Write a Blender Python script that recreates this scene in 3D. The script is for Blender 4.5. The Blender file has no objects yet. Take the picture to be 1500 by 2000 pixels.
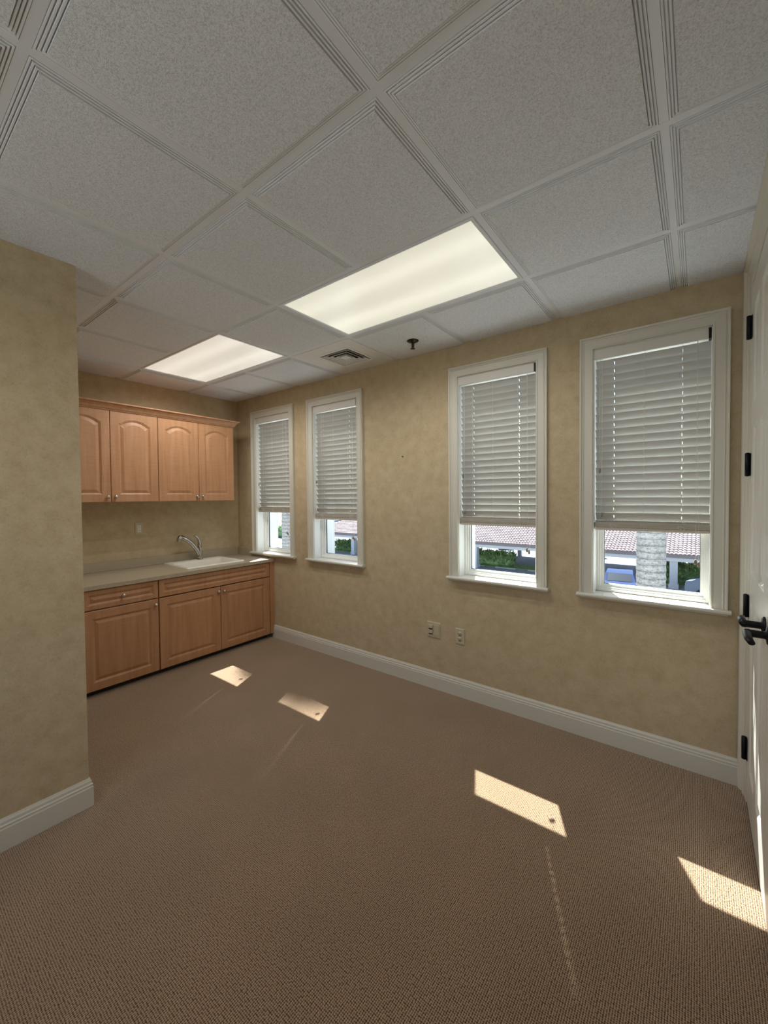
import bpy, math, random
from mathutils import Vector, Matrix

random.seed(7)
SC = bpy.context.scene
COL = SC.collection
pi = math.pi

# ------------------------------------------------------------------ camera
cam_d = bpy.data.cameras.new('camera')
cam = bpy.data.objects.new('camera', cam_d)
COL.objects.link(cam)
R0 = (0.79355591, 0.60843444, -0.00874902)
R1 = (-0.00758658, 0.02426976, 0.99967666)
R2 = (-0.60845004, 0.79323295, -0.02387535)
cam.matrix_world = Matrix(((R0[0], R1[0], -R2[0], 0.0884),
                           (R0[1], R1[1], -R2[1], -2.1126),
                           (R0[2], R1[2], -R2[2], 1.4772),
                           (0, 0, 0, 1)))
cam_d.sensor_fit = 'HORIZONTAL'
cam_d.sensor_width = 36
cam_d.lens = 799.9 / 1500 * 36
cam_d.shift_y = -11.26 / 1500
cam_d.clip_start = 0.02
cam_d.clip_end = 500
SC.camera = cam

# ------------------------------------------------------------------ view, world, sun
SC.view_settings.view_transform = 'Standard'
SC.view_settings.look = 'None'
SC.view_settings.gamma = 1.0
SC.view_settings.use_curve_mapping = False
SC.view_settings.exposure = 0.0
SC.cycles.max_bounces = 10
SC.cycles.diffuse_bounces = 6
SC.cycles.transparent_max_bounces = 12
SC.cycles.sample_clamp_indirect = 6.0
SC.cycles.use_denoising = True

SKY = 0.30
SUN = 26.0
LAMP = 17.0          # watts per fixture spot
PANEL = 0.69

w = bpy.data.worlds.new('world')
SC.world = w
w.use_nodes = True
nt = w.node_tree
bg = nt.nodes['Background']
sky = nt.nodes.new('ShaderNodeTexSky')
try:
    sky.sky_type = 'NISHITA'
    sky.sun_disc = False
except Exception:
    pass
try:
    sky.sun_elevation = math.radians(51)
    sky.sun_rotation = math.radians(-25)
except Exception:
    pass
nt.links.new(sky.outputs[0], bg.inputs[0])
bg.inputs[1].default_value = SKY

SUND = Vector((0.335, -0.726, -1.0)).normalized()
sl = bpy.data.lights.new('sun', 'SUN')
sl.energy = SUN
sl.angle = math.radians(0.53)
sl.color = (1.0, 0.975, 0.925)
so = bpy.data.objects.new('sun', sl)
COL.objects.link(so)
so.location = (-4, 8, 14)
so.rotation_euler = SUND.to_track_quat('-Z', 'Y').to_euler()


# ------------------------------------------------------------------ mesh helpers
class MB:
    def __init__(s):
        s.v = []; s.f = []; s.m = []; s.sm = []

    def add(s, vs, fs, mi=0, smooth=False):
        o = len(s.v)
        s.v += [tuple(p) for p in vs]
        for f in fs:
            s.f.append(tuple(i + o for i in f)); s.m.append(mi); s.sm.append(smooth)
        return s

    def box(s, x0, x1, y0, y1, z0, z1, mi=0):
        x0, x1 = min(x0, x1), max(x0, x1); y0, y1 = min(y0, y1), max(y0, y1); z0, z1 = min(z0, z1), max(z0, z1)
        vs = [(x0, y0, z0), (x1, y0, z0), (x1, y1, z0), (x0, y1, z0), (x0, y0, z1), (x1, y0, z1), (x1, y1, z1), (x0, y1, z1)]
        return s.add(vs, [(0, 3, 2, 1), (4, 5, 6, 7), (0, 1, 5, 4), (1, 2, 6, 5), (2, 3, 7, 6), (3, 0, 4, 7)], mi)

    def rbox(s, x0, x1, y0, y1, z0, z1, b, mi=0):
        """box with chamfered edges"""
        cx, cy, cz = (x0 + x1) / 2, (y0 + y1) / 2, (z0 + z1) / 2
        hx, hy, hz = abs(x1 - x0) / 2, abs(y1 - y0) / 2, abs(z1 - z0) / 2
        b = min(b, hx * .9, hy * .9, hz * .9)
        vs = []; idx = {}
        for sx in (-1, 1):
            for sy in (-1, 1):
                for sz in (-1, 1):
                    for a in range(3):
                        p = [sx * (hx - b), sy * (hy - b), sz * (hz - b)]
                        p[a] = (sx * hx, sy * hy, sz * hz)[a]
                        idx[(sx, sy, sz, a)] = len(vs)
                        vs.append((cx + p[0], cy + p[1], cz + p[2]))
        fs = []
        S = (-1, 1)
        for a in range(3):
            b1, b2 = [k for k in range(3) if k != a]
            for sg in S:
                q = []
                for (u, v_) in ((-1, -1), (1, -1), (1, 1), (-1, 1)):
                    k = [0, 0, 0]; k[a] = sg; k[b1] = u; k[b2] = v_
                    q.append(idx[(k[0], k[1], k[2], a)])
                fs.append(q)
        for a in range(3):
            b1, b2 = [k for k in range(3) if k != a]
            for u in S:
                for v_ in S:
                    q = []
                    for (t, ax) in ((-1, b1), (1, b1), (1, b2), (-1, b2)):
                        k = [0, 0, 0]; k[a] = t; k[b1] = u; k[b2] = v_
                        q.append(idx[(k[0], k[1], k[2], ax)])
                    fs.append(q)
        for sx in S:
            for sy in S:
                for sz in S:
                    fs.append([idx[(sx, sy, sz, a)] for a in range(3)])
        c = Vector((cx, cy, cz))
        out = []
        for f in fs:
            P = [Vector(vs[i]) for i in f]
            n = (P[1] - P[0]).cross(P[2] - P[0])
            mid = sum(P, Vector()) / len(P)
            if n.dot(mid - c) < 0: f = list(reversed(f))
            out.append(f)
        return s.add(vs, out, mi)

    def tube(s, path, r, seg=10, mi=0, closed=False, smooth=True, flat=1.0):
        path = [Vector(p) for p in path]
        n = len(path)
        rs = r if isinstance(r, (list, tuple)) else [r] * n
        rings = []
        up = None
        for i, p in enumerate(path):
            t = (path[min(i + 1, n - 1)] - path[max(i - 1, 0)]).normalized()
            if up is None:
                up = Vector((0, 0, 1)) if abs(t.z) < .9 else Vector((0, 1, 0))
            a = t.cross(up)
            if a.length < 1e-6: a = t.cross(Vector((1, 0, 0)))
            a.normalize(); b = a.cross(t).normalized(); up = b
            rings.append([p + a * math.cos(2 * pi * k / seg) * rs[i] + b * math.sin(2 * pi * k / seg) * rs[i] * flat for k in range(seg)])
        vs = [q for rg in rings for q in rg]
        fs = []
        for i in range(n - 1):
            for k in range(seg):
                k2 = (k + 1) % seg
                fs.append((i * seg + k, i * seg + k2, (i + 1) * seg + k2, (i + 1) * seg + k))
        s.add(vs, fs, mi, smooth)
        o = len(s.v) - len(vs)
        s.f.append(tuple(o + k for k in reversed(range(seg)))); s.m.append(mi); s.sm.append(False)
        s.f.append(tuple(o + (n - 1) * seg + k for k in range(seg))); s.m.append(mi); s.sm.append(False)
        return s

    def lathe(s, prof, c, axis=(0, 0, 1), seg=20, mi=0, smooth=True):
        """prof: list of (r, h) along the axis from c"""
        ax = Vector(axis).normalized()
        a = ax.cross(Vector((0, 0, 1)) if abs(ax.z) < .9 else Vector((1, 0, 0))).normalized(); b = ax.cross(a)
        c = Vector(c)
        vs = []
        for (r, h) in prof:
            for k in range(seg):
                an = 2 * pi * k / seg
                vs.append(c + ax * h + (a * math.cos(an) + b * math.sin(an)) * r)
        fs = []
        for i in range(len(prof) - 1):
            for k in range(seg):
                k2 = (k + 1) % seg
                fs.append((i * seg + k, i * seg + k2, (i + 1) * seg + k2, (i + 1) * seg + k))
        fs.append(tuple(reversed(range(seg))))
        fs.append(tuple((len(prof) - 1) * seg + k for k in range(seg)))
        return s.add(vs, fs, mi, smooth)

    def extrude(s, poly, A, B, mi=0):
        """poly: list of 3D offsets; swept from A to B (same offsets), capped"""
        n = len(poly)
        A = Vector(A); B = Vector(B)
        vs = [A + Vector(p) for p in poly] + [B + Vector(p) for p in poly]
        fs = [(i, (i + 1) % n, n + (i + 1) % n, n + i) for i in range(n)]
        fs.append(tuple(reversed(range(n)))); fs.append(tuple(range(n, 2 * n)))
        return s.add(vs, fs, mi)

    def loops(s, L, mi=0, cap=True, closed=True, smooth=False):
        n = len(L[0]); vs = [p for l in L for p in l]; fs = []
        for i in range(len(L) - 1):
            for k in range(n if closed else n - 1):
                k2 = (k + 1) % n
                fs.append((i * n + k, i * n + k2, (i + 1) * n + k2, (i + 1) * n + k))
        if cap: fs.append(tuple((len(L) - 1) * n + k for k in range(n)))
        return s.add(vs, fs, mi, smooth)


def wloc(o):
    v = Vector((0, 0, 0))
    while o is not None:
        v += o.location; o = o.parent
    return v


def build(name, mb, mats, parent=None, at=None, fix=True):
    """link one mesh object; mb holds world coordinates"""
    me = bpy.data.meshes.new(name)
    loc = Vector(at) if at is not None else (wloc(parent) if parent else Vector((0, 0, 0)))
    me.from_pydata([tuple(Vector(p) - loc) for p in mb.v], [], mb.f)
    if not isinstance(mats, (list, tuple)): mats = [mats]
    for m in mats: me.materials.append(m)
    me.polygons.foreach_set('material_index', mb.m)
    me.polygons.foreach_set('use_smooth', mb.sm)
    if fix:
        import bmesh
        bm = bmesh.new(); bm.from_mesh(me)
        bmesh.ops.recalc_face_normals(bm, faces=bm.faces)
        bm.to_mesh(me); bm.free()
    me.update()
    o = bpy.data.objects.new(name, me)
    COL.objects.link(o)
    if parent is not None:
        o.parent = parent
        o.location = loc - wloc(parent)
    else:
        o.location = loc
    return o


def empty(name, loc):
    o = bpy.data.objects.new(name, None)
    COL.objects.link(o); o.location = loc; o.empty_display_size = .1
    return o


def tag(o, label=None, cat=None, group=None, kind=None):
    if label: o['label'] = label
    if cat: o['category'] = cat
    if group: o['group'] = group
    if kind: o['kind'] = kind
    return o


def thing(name, loc, label, cat, group=None, kind=None):
    return tag(empty(name, loc), label, cat, group, kind)


def dup(o, parent=None, loc=None):
    c = o.copy(); COL.objects.link(c)
    if parent is not None: c.parent = parent
    if loc is not None: c.location = loc
    return c


# ------------------------------------------------------------------ materials
def mat(name, col, rough=.6, metal=0.0, spec=.5, **k):
    m = bpy.data.materials.new(name); m.use_nodes = True
    b = m.node_tree.nodes['Principled BSDF']
    b.inputs['Base Color'].default_value = (*col, 1)
    b.inputs['Roughness'].default_value = rough
    b.inputs['Metallic'].default_value = metal
    b.inputs['Specular IOR Level'].default_value = spec
    return m


def N(m, t, **k):
    n = m.node_tree.nodes.new(t)
    for a, v in k.items(): setattr(n, a, v)
    return n


def L(m, a, b): m.node_tree.links.new(a, b)


def coords(m, scale=(1, 1, 1), rot=(0, 0, 0), kind='Object'):
    tc = N(m, 'ShaderNodeTexCoord'); mp = N(m, 'ShaderNodeMapping')
    mp.inputs['Scale'].default_value = scale; mp.inputs['Rotation'].default_value = rot
    if kind == 'World':
        g = N(m, 'ShaderNodeNewGeometry'); L(m, g.outputs['Position'], mp.inputs['Vector'])
    else:
        L(m, tc.outputs[kind], mp.inputs['Vector'])
    return mp.outputs[0]


def noise(m, vec, scale, detail=3, rough=.55):
    n = N(m, 'ShaderNodeTexNoise'); n.inputs['Scale'].default_value = scale
    n.inputs['Detail'].default_value = detail; n.inputs['Roughness'].default_value = rough
    L(m, vec, n.inputs['Vector']); return n.outputs['Fac']


def ramp(m, fac, stops):
    r = N(m, 'ShaderNodeValToRGB'); e = r.color_ramp.elements
    while len(e) < len(stops): e.new(0.5)
    for i, (p, c) in enumerate(stops):
        e[i].position = p; e[i].color = (*c, 1)
    L(m, fac, r.inputs[0]); return r.outputs[0]


def mix(m, fac, a, b, mode='MIX'):
    n = N(m, 'ShaderNodeMix', data_type='RGBA', blend_type=mode)
    if isinstance(fac, (int, float)): n.inputs[0].default_value = fac
    else: L(m, fac, n.inputs[0])
    for v, i in ((a, 6), (b, 7)):
        if isinstance(v, tuple): n.inputs[i].default_value = (*v, 1)
        else: L(m, v, n.inputs[i])
    return n.outputs[2]


def math_(m, op, a, b=None, c=None):
    n = N(m, 'ShaderNodeMath', operation=op)
    for i, v in enumerate((a, b, c)):
        if v is None: continue
        if isinstance(v, (int, float)): n.inputs[i].default_value = v
        else: L(m, v, n.inputs[i])
    return n.outputs[0]


def bump(m, h, strength=.3, dist=.002):
    b = N(m, 'ShaderNodeBump'); b.inputs['Strength'].default_value = strength
    b.inputs['Distance'].default_value = dist
    L(m, h, b.inputs['Height'])
    L(m, b.outputs[0], m.node_tree.nodes['Principled BSDF'].inputs['Normal'])


def base(m, c): L(m, c, m.node_tree.nodes['Principled BSDF'].inputs['Base Color'])


# wallpaper: mottled tan with fine flecks
M_wall = mat('wallpaper', (.45, .35, .2), .75, spec=.25)
v = coords(M_wall, kind='World')
c1 = ramp(M_wall, noise(M_wall, v, 14, 6, .7), [(.32, (.455, .360, .222)), (.52, (.512, .412, .266)), (.72, (.570, .468, .312))])
c2 = ramp(M_wall, noise(M_wall, v, 150, 3, .7), [(.30, (.55, .53, .50)), (.46, (1, 1, 1)), (1, (1.0, 1.0, 1.0))])
base(M_wall, mix(M_wall, .38, c1, c2, 'MULTIPLY'))
bump(M_wall, noise(M_wall, v, 160, 3), .15, .001)

M_trim = mat('trim_paint', (.62, .595, .515), .38)
M_trim2 = mat('sash_vinyl', (.80, .81, .78), .35)
M_door = mat('door_paint', (.66, .645, .59), .30)
M_gap = mat('dark_gap', (.02, .018, .015), .9)

# ceiling tile, speckled mineral fibre
M_tile = mat('ceiling_tile', (.6, .6, .57), .95, spec=.1)
v = coords(M_tile, kind='World')
n1 = noise(M_tile, v, 250, 3, .75)
n2 = noise(M_tile, v, 420, 2, .6)
c1 = ramp(M_tile, n1, [(.33, (.54, .56, .59)), (.48, (.75, .775, .815)), (.62, (.86, .89, .935))])
base(M_tile, c1)
bump(M_tile, math_(M_tile, 'ADD', n1, n2), .55, .004)
M_tileedge = mat('ceiling_tile_edge', (.76, .78, .81), .9, spec=.1)
M_tbar = mat('grid_paint', (.71, .735, .775), .45)
M_flat = mat('vent_panel_paint', (.72, .72, .69), .5)

# carpet: loop pile
M_car = mat('loop_carpet', (.3, .2, .13), .95, spec=.05)
v = coords(M_car, (1, 1, 1), (0, 0, 0), 'World')
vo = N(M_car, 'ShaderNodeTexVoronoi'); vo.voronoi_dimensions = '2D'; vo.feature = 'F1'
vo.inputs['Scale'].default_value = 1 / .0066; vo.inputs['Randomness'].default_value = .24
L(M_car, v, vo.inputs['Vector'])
M_car.node_tree.nodes['Principled BSDF'].inputs['Sheen Weight'].default_value = .55
M_car.node_tree.nodes['Principled BSDF'].inputs['Sheen Roughness'].default_value = .45
M_car.node_tree.nodes['Principled BSDF'].inputs['Sheen Tint'].default_value = (1, .9, .8, 1)
cc = ramp(M_car, vo.outputs['Distance'], [(.0, (.480, .338, .215)), (.38, (.400, .275, .168)), (.48, (.215, .142, .086)), (.57, (.028, .015, .008))])  # near-black between loops: shade of the pits put into the colour
big = ramp(M_car, noise(M_car, v, 2.2, 3), [(.3, (.90, .88, .86)), (.7, (1.06, 1.04, 1.02))])
fl = ramp(M_car, noise(M_car, v, 260, 2), [(.3, (.80, .78, .76)), (.6, (1.08, 1.06, 1.04))])
sxc = N(M_car, 'ShaderNodeSeparateXYZ'); L(M_car, v, sxc.inputs[0])
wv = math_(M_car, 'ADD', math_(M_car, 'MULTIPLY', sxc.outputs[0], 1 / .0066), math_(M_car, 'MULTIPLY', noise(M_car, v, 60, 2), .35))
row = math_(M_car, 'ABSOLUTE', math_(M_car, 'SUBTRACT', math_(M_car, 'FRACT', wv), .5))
rowc = ramp(M_car, row, [(.0, (.97, .97, .97)), (.30, (.93, .92, .91)), (.46, (.42, .38, .34))])  # painted shade line between the pile rows
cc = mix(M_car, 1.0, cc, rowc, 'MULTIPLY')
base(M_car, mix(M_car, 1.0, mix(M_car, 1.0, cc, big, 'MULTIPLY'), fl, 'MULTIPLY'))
hgt = math_(M_car, 'SUBTRACT', 1.0, vo.outputs['Distance'])
bump(M_car, hgt, .9, .0045)


# beech foil on the cabinets
def wood(name, rot=(0, 0, 0)):
    m = mat(name, (.5, .27, .14), .42, spec=.4)
    v = coords(m, (28, 28, 2.2), rot, 'World')
    n = noise(m, v, 1.0, 4, .6)
    c = ramp(m, n, [(.30, (.395, .198, .098)), (.5, (.450, .236, .120)), (.72, (.500, .272, .145))])
    v2 = coords(m, (9, 9, 150), rot, 'World')
    f = ramp(m, noise(m, v2, 1.0, 2, .7), [(.35, (.92, .91, .90)), (.55, (1.02, 1.02, 1.01))])
    base(m, mix(m, .8, c, f, 'MULTIPLY'))
    bump(m, n, .08, .001)
    return m


M_wood = wood('beech_foil')
M_woodh = wood('beech_foil_horizontal', (pi / 2, 0, 0))
M_kick = mat('toe_kick_black', (.03, .026, .022), .7)
M_woodin = mat('cabinet_carcass', (.42, .25, .14), .6)

M_top = mat('speckled_laminate', (.28, .24, .17), .32)
v = coords(M_top, kind='World')
base(M_top, ramp(M_top, noise(M_top, v, 330, 3, .8), [(.32, (.22, .18, .12)), (.47, (.385, .325, .225)), (.63, (.52, .455, .34))]))
M_sink = mat('white_enamel', (.80, .76, .66), .16)
M_nickel = mat('satin_nickel', (.56, .52, .47), .27, 1.0)
M_chrome = mat('brushed_steel', (.50, .47, .44), .22, 1.0)
M_black = mat('black_metal', (.008, .008, .010), .42, spec=.2)
M_bronze = mat('dark_sprinkler_metal', (.05, .045, .04), .35, .9)
M_ivory = mat('ivory_plastic', (.50, .44, .30), .4)
M_white = mat('white_plastic', (.72, .70, .62), .4)
M_slat = mat('blind_slat', (.50, .495, .465), .42)
M_val = mat('blind_valance', (.66, .645, .59), .4)
M_stack = mat('blind_bottom', (.52, .475, .40), .5)  # tan tint puts the shading of the stack into the slat colour
M_cord = mat('blind_cord', (.75, .73, .66), .8)
M_tassel = mat('tassel', (.22, .19, .14), .5)
M_gasket = mat('gasket', (.03, .03, .03), .6)
M_stucco = mat('stucco', (.72, .72, .70), .9)

M_glass = bpy.data.materials.new('window_glass'); M_glass.use_nodes = True
t = M_glass.node_tree
for n_ in list(t.nodes): t.nodes.remove(n_)
out = t.nodes.new('ShaderNodeOutputMaterial'); mx = t.nodes.new('ShaderNodeMixShader')
tr = t.nodes.new('ShaderNodeBsdfTransparent'); gl = t.nodes.new('ShaderNodeBsdfGlossy'); fr = t.nodes.new('ShaderNodeLayerWeight'); pw = t.nodes.new('ShaderNodeMath'); pw.operation = 'POWER'; pw.inputs[1].default_value = 4.0; ml = t.nodes.new('ShaderNodeMath'); ml.operation = 'MULTIPLY_ADD'; ml.inputs[1].default_value = .6; ml.inputs[2].default_value = .04
tr.inputs[0].default_value = (.86, .92, .95, 1); gl.inputs['Roughness'].default_value = .02; fr.inputs[0].default_value = .5
t.links.new(fr.outputs['Facing'], pw.inputs[0]); t.links.new(pw.outputs[0], ml.inputs[0]); t.links.new(ml.outputs[0], mx.inputs[0]); t.links.new(tr.outputs[0], mx.inputs[1]); t.links.new(gl.outputs[0], mx.inputs[2]); t.links.new(mx.outputs[0], out.inputs[0])

# prismatic lamp lens: two tubes glow through it
def lens_mat(name, yc, tint, s):
    m = bpy.data.materials.new(name); m.use_nodes = True
    b = m.node_tree.nodes['Principled BSDF']
    b.inputs['Base Color'].default_value = (.8, .8, .75, 1); b.inputs['Roughness'].default_value = .3
    g = N(m, 'ShaderNodeNewGeometry'); sx = N(m, 'ShaderNodeSeparateXYZ'); L(m, g.outputs['Position'], sx.inputs[0])
    y = sx.outputs[1]; tot = None
    for off in (-.135, .135):
        d = math_(m, 'SUBTRACT', y, yc + off)
        e = math_(m, 'POWER', 2.718, math_(m, 'MULTIPLY', math_(m, 'MULTIPLY', d, d), -1 / (2 * .05 ** 2)))
        tot = e if tot is None else math_(m, 'ADD', tot, e)
    wob = noise(m, coords(m, (1.2, 6, 1), kind='World'), 1.0, 2)
    pr = N(m, 'ShaderNodeTexVoronoi'); pr.inputs['Scale'].default_value = 105; pr.inputs['Randomness'].default_value = 0
    pr.voronoi_dimensions = '2D'
    L(m, coords(m, kind='World', rot=(0, 0, pi / 4)), pr.inputs['Vector'])
    k = math_(m, 'ADD', math_(m, 'MULTIPLY', tot, .20), .87)
    k = math_(m, 'ADD', k, math_(m, 'MULTIPLY', math_(m, 'SUBTRACT', wob, .5), .18))
    k = math_(m, 'SUBTRACT', k, math_(m, 'MULTIPLY', pr.outputs['Distance'], .40))
    L(m, math_(m, 'MULTIPLY', k, s), b.inputs['Emission Strength'])
    b.inputs['Emission Color'].default_value = (*tint, 1)
    return m


# ------------------------------------------------------------------ key dimensions (metres)
H = 2.575
K = -4.09      # kitchen wall
W = 0.591      # window wall
RX = 0.292     # right wall
XS = -2.2295   # face of the projecting wall
YS = -1.445    # its end
YB = -3.6      # wall behind the camera
T = 0.6096
WT = 0.26      # thickness of window wall
WINS = [(-3.734, -3.172), (-2.833, -2.274), (-1.299, -0.742), (-0.411, 0.142)]
ZS, ZT = 0.887, 2.335

# ------------------------------------------------------------------ floor and walls
mb = MB(); mb.box(K - .2, RX + .2, YB - .2, W + WT, -.15, 0)
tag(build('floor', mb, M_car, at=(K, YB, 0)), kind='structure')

mb = MB()
xe = [K - .2] + [q for w_ in WINS for q in w_] + [RX + .25]
mb.box(xe[0], xe[-1], W, W + WT, -.15, ZS - .02)
mb.box(xe[0], xe[-1], W, W + WT, ZT, H + .35)
for i in range(0, len(xe), 2): mb.box(xe[i], xe[i + 1], W, W + WT, ZS - .02, ZT)
tag(build('wall_window_side', mb, M_wall, at=(K, W, 0)), kind='structure')
# exterior stucco skin with the same openings
mb = MB()
a, b_ = W + WT, W + WT + .02
mb.box(-14, 12, a, b_, -5.2, ZS - .05); mb.box(-14, 12, a, b_, ZT + .02, 6.5)
xe2 = [-14] + xe[1:-1] + [12]
for i in range(0, len(xe2), 2): mb.box(xe2[i], xe2[i + 1], a, b_, ZS - .05, ZT + .02)
tag(build('wall_exterior', mb, M_stucco, at=(0, W + WT, 0)), kind='structure')

mb = MB(); mb.box(K - .2, K, YB - .2, W, 0, H + .35)
tag(build('wall_kitchen_side', mb, M_wall, at=(K, 0, 0)), kind='structure')
mb = MB(); mb.box(K, XS, YB, YS, 0, H - .0095)
tag(build('wall_projecting', mb, M_wall, at=(XS, YS, 0)), kind='structure')
BW = (-2.05, 0.0, 0.75, 2.45)     # unseen wide window, added behind the camera for fill daylight
mb = MB(); mb.box(K - .2, BW[0], YB - .2, YB, 0, H + .35); mb.box(BW[1], RX + .2, YB - .2, YB, 0, H + .35)
mb.box(BW[0], BW[1], YB - .2, YB, 0, BW[2]); mb.box(BW[0], BW[1], YB - .2, YB, BW[3], H + .35)
tag(build('wall_back', mb, M_wall, at=(0, YB, 0)), kind='structure')
# right wall with the closet opening
DY0, DY1 = 0.462, -0.842      # opening of the double doors
DZ = 2.452
mb = MB()
mb.box(RX, RX + .12, DY0, W, 0, H + .35); mb.box(RX, RX + .12, YB, DY1, 0, H + .35)
mb.box(RX, RX + .12, DY1, DY0, DZ, H + .35); mb.box(RX + .10, RX + .12, DY1, DY0, 0, DZ)
tag(build('wall_right', mb, M_wall, at=(RX, 0, 0)), kind='structure')


# ------------------------------------------------------------------ baseboards
BP = [(0, 0), (.015, 0), (.015, .092), (.013, .096), (.013, .106), (.010, .110), (.009, .122), (.005, .130), (.004, .134), (0, .134)]
def baseboard(name, A, B, nrm):
    mb = MB(); n = Vector(nrm)
    mb.extrude([n * d + Vector((0, 0, z)) for d, z in BP], A, B)
    tag(build(name, mb, M_trim, at=A), kind='structure')
baseboard('baseboard_window_side', (-3.47, W, 0), (RX - .036, W, 0), (0, -1, 0))
# mitred run around the projecting wall's corner
mb = MB()
ring = []
for d, z in BP:
    ring.append([(XS + d, YB, z), (XS + d, YS + d, z), (-3.38, YS + d, z)])
vs = [p for r_ in ring for p in r_]; fs = []
for i in range(len(BP) - 1):
    for k in range(2): fs.append((i * 3 + k, i * 3 + k + 1, (i + 1) * 3 + k + 1, (i + 1) * 3 + k))
mb.add(vs, fs)
tag(build('baseboard_projecting_wall', mb, M_trim, at=(XS, YS, 0)), kind='structure')
baseboard('baseboard_back', (XS, YB, 0), (RX, YB, 0), (0, 1, 0))
baseboard('baseboard_right', (RX, YB, 0), (RX, DY1 - .14, 0), (-1, 0, 0))

# ------------------------------------------------------------------ ceiling
CX0, CX1, CY0, CY1 = K, RX, YB, W
HB = .012
PROF = [(.0130, .004), (.0130, -.0015), (.0178, -.0015), (.0180, .0045), (.0208, .0045), (.0210, -.0035), (.0256, -.0035),
        (.0258, .0030), (.0286, .0030), (.0288, -.0060), (.0334, -.0060), (.0336, .0010), (.0362, .0010), (.0365, -.0090)]
LIGHTS = {(-3, -1): 1, (-2, -1): 1, (-6, -1): 2, (-5, -1): 2}
VENT = (-4, 0)
LIGHTS[(-3, -5)] = 3; LIGHTS[(-2, -5)] = 3
tiles = MB()
grid = MB()
for i in range(-7, 1):
    for j in range(-6, 1):
        x0, x1, y0, y1 = i * T, (i + 1) * T, j * T, (j + 1) * T
        g = [x0 > CX0, x1 < CX1, y0 > CY0, y1 < CY1]
        X0, X1, Y0, Y1 = max(x0, CX0), min(x1, CX1), max(y0, CY0), min(y1, CY1)
        if X1 - X0 < .01 or Y1 - Y0 < .01: continue
        if X1 < XS and Y1 < YS: continue
        if (i, j) in LIGHTS: continue
        prof = PROF if (i, j) != VENT else [(.0125, .004), (.0125, -.004)]
        Ls = []
        for d, h in prof:
            a0 = X0 + (d if g[0] else 0); a1 = X1 - (d if g[1] else 0)
            b0 = Y0 + (d if g[2] else 0); b1 = Y1 - (d if g[3] else 0)
            z = H + h
            Ls.append([(a0, b0, z), (a1, b0, z), (a1, b1, z), (a0, b1, z)])
        if (i, j) == VENT:
            q = (-2.262, -1.968, .140, .434)
            for k_, hh in ((0, -.004), (0, .03)):
                Ls.append([(q[0], q[2], H + hh), (q[1], q[2], H + hh), (q[1], q[3], H + hh), (q[0], q[3], H + hh)])
            tiles.loops(Ls, 2, cap=False)
        else:
            tiles.loops(Ls, 1, cap=False)
            l = Ls[-1]
            tiles.add(l, [(0, 1, 2, 3)], 0)
ceil = tag(build('ceiling', tiles, [M_tile, M_tileedge, M_flat], at=(0, 0, H)), kind='structure')
# T-bars
for i in range(-6, 1):
    x = i * T
    y0 = CY0 if x > XS else YS
    cuts = [(j * T + HB, (j + 1) * T - HB) for j in range(-6, 1) if (i, j) in LIGHTS and (i - 1, j) in LIGHTS]
    for c0_, c1c in cuts + [(CY1, CY1)]:
        if c0_ > y0: grid.box(x - HB, x + HB, y0, c0_, H, H + .012)
        y0 = c1c
for j in range(-5, 1):
    y = j * T
    x0 = CX0 if y > YS else XS
    grid.box(x0, CX1, y - HB, y + HB, H - .0003, H + .012)
build('ceiling_grid', grid, M_tbar, ceil)
mb = MB(); mb.box(CX0, CX1, CY0, CY1, H + .33, H + .35)
build('sky_block_slab', mb, M_gap, ceil)  # unseen slab, added above the tiles to block the sky


def fixture(i0, j0, label, tint, s, matname, boost=1.0):
    x0, x1, y0, y1 = i0 * T + HB + .001, (i0 + 2) * T - HB - .001, j0 * T + HB + .001, (j0 + 1) * T - HB - .001
    cx, cy = (x0 + x1) / 2, (y0 + y1) / 2
    f = thing('ceiling_light', (cx, cy, H), label, 'ceiling light', 'recessed fluorescent ceiling lights')
    mb = MB()
    def rect(d, z): return [(x0 + d, y0 + d, H + z), (x1 - d, y0 + d, H + z), (x1 - d, y1 - d, H + z), (x0 + d, y1 - d, H + z)]
    mb.loops([rect(0, .08), rect(0, -.002), rect(.003, -.005), rect(.014, -.005), rect(.018, -.001), rect(.018, .012)], 0, cap=False)
    mb.add(rect(0, .08), [(0, 1, 2, 3)])
    build('door_frame', mb, M_tbar, f)
    mb = MB(); mb.add(rect(.0175, .003), [(0, 1, 2, 3)])
    build('diffuser', mb, lens_mat(matname, cy, tint, s), f)
    # the lamp's own light: two rows of tubes, throwing down through the prismatic lens
    for ox in (-.42, -.14, .14, .42):
        for oy in (-.135, .135):
            ld = bpy.data.lights.new('tube_light', 'SPOT')
            ld.energy = LAMP / 8 * 2 * boost
            ld.color = (1.0, .985, .95)
            ld.spot_size = math.radians(169); ld.spot_blend = .75; ld.shadow_soft_size = 0.0
            lo = bpy.data.objects.new('tube_light', ld); COL.objects.link(lo)
            lo.parent = f; lo.location = (ox, oy, -.004)
    return f


fixture(-3, -1, 'large recessed ceiling light panel nearest the camera, beside the sprinkler', (1, .985, .82), PANEL, 'lens_warm')
fixture(-6, -1, 'smaller-looking ceiling light panel above the kitchen cabinets', (1, .95, .84), PANEL * 1.02, 'lens_kitchen', 1.3)
fixture(-3, -5, 'unseen ceiling light panel added behind the camera as fill light', (1, .97, .84), PANEL, 'lens_added_fill')  # out-of-view fixture, added to brighten the room

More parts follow.
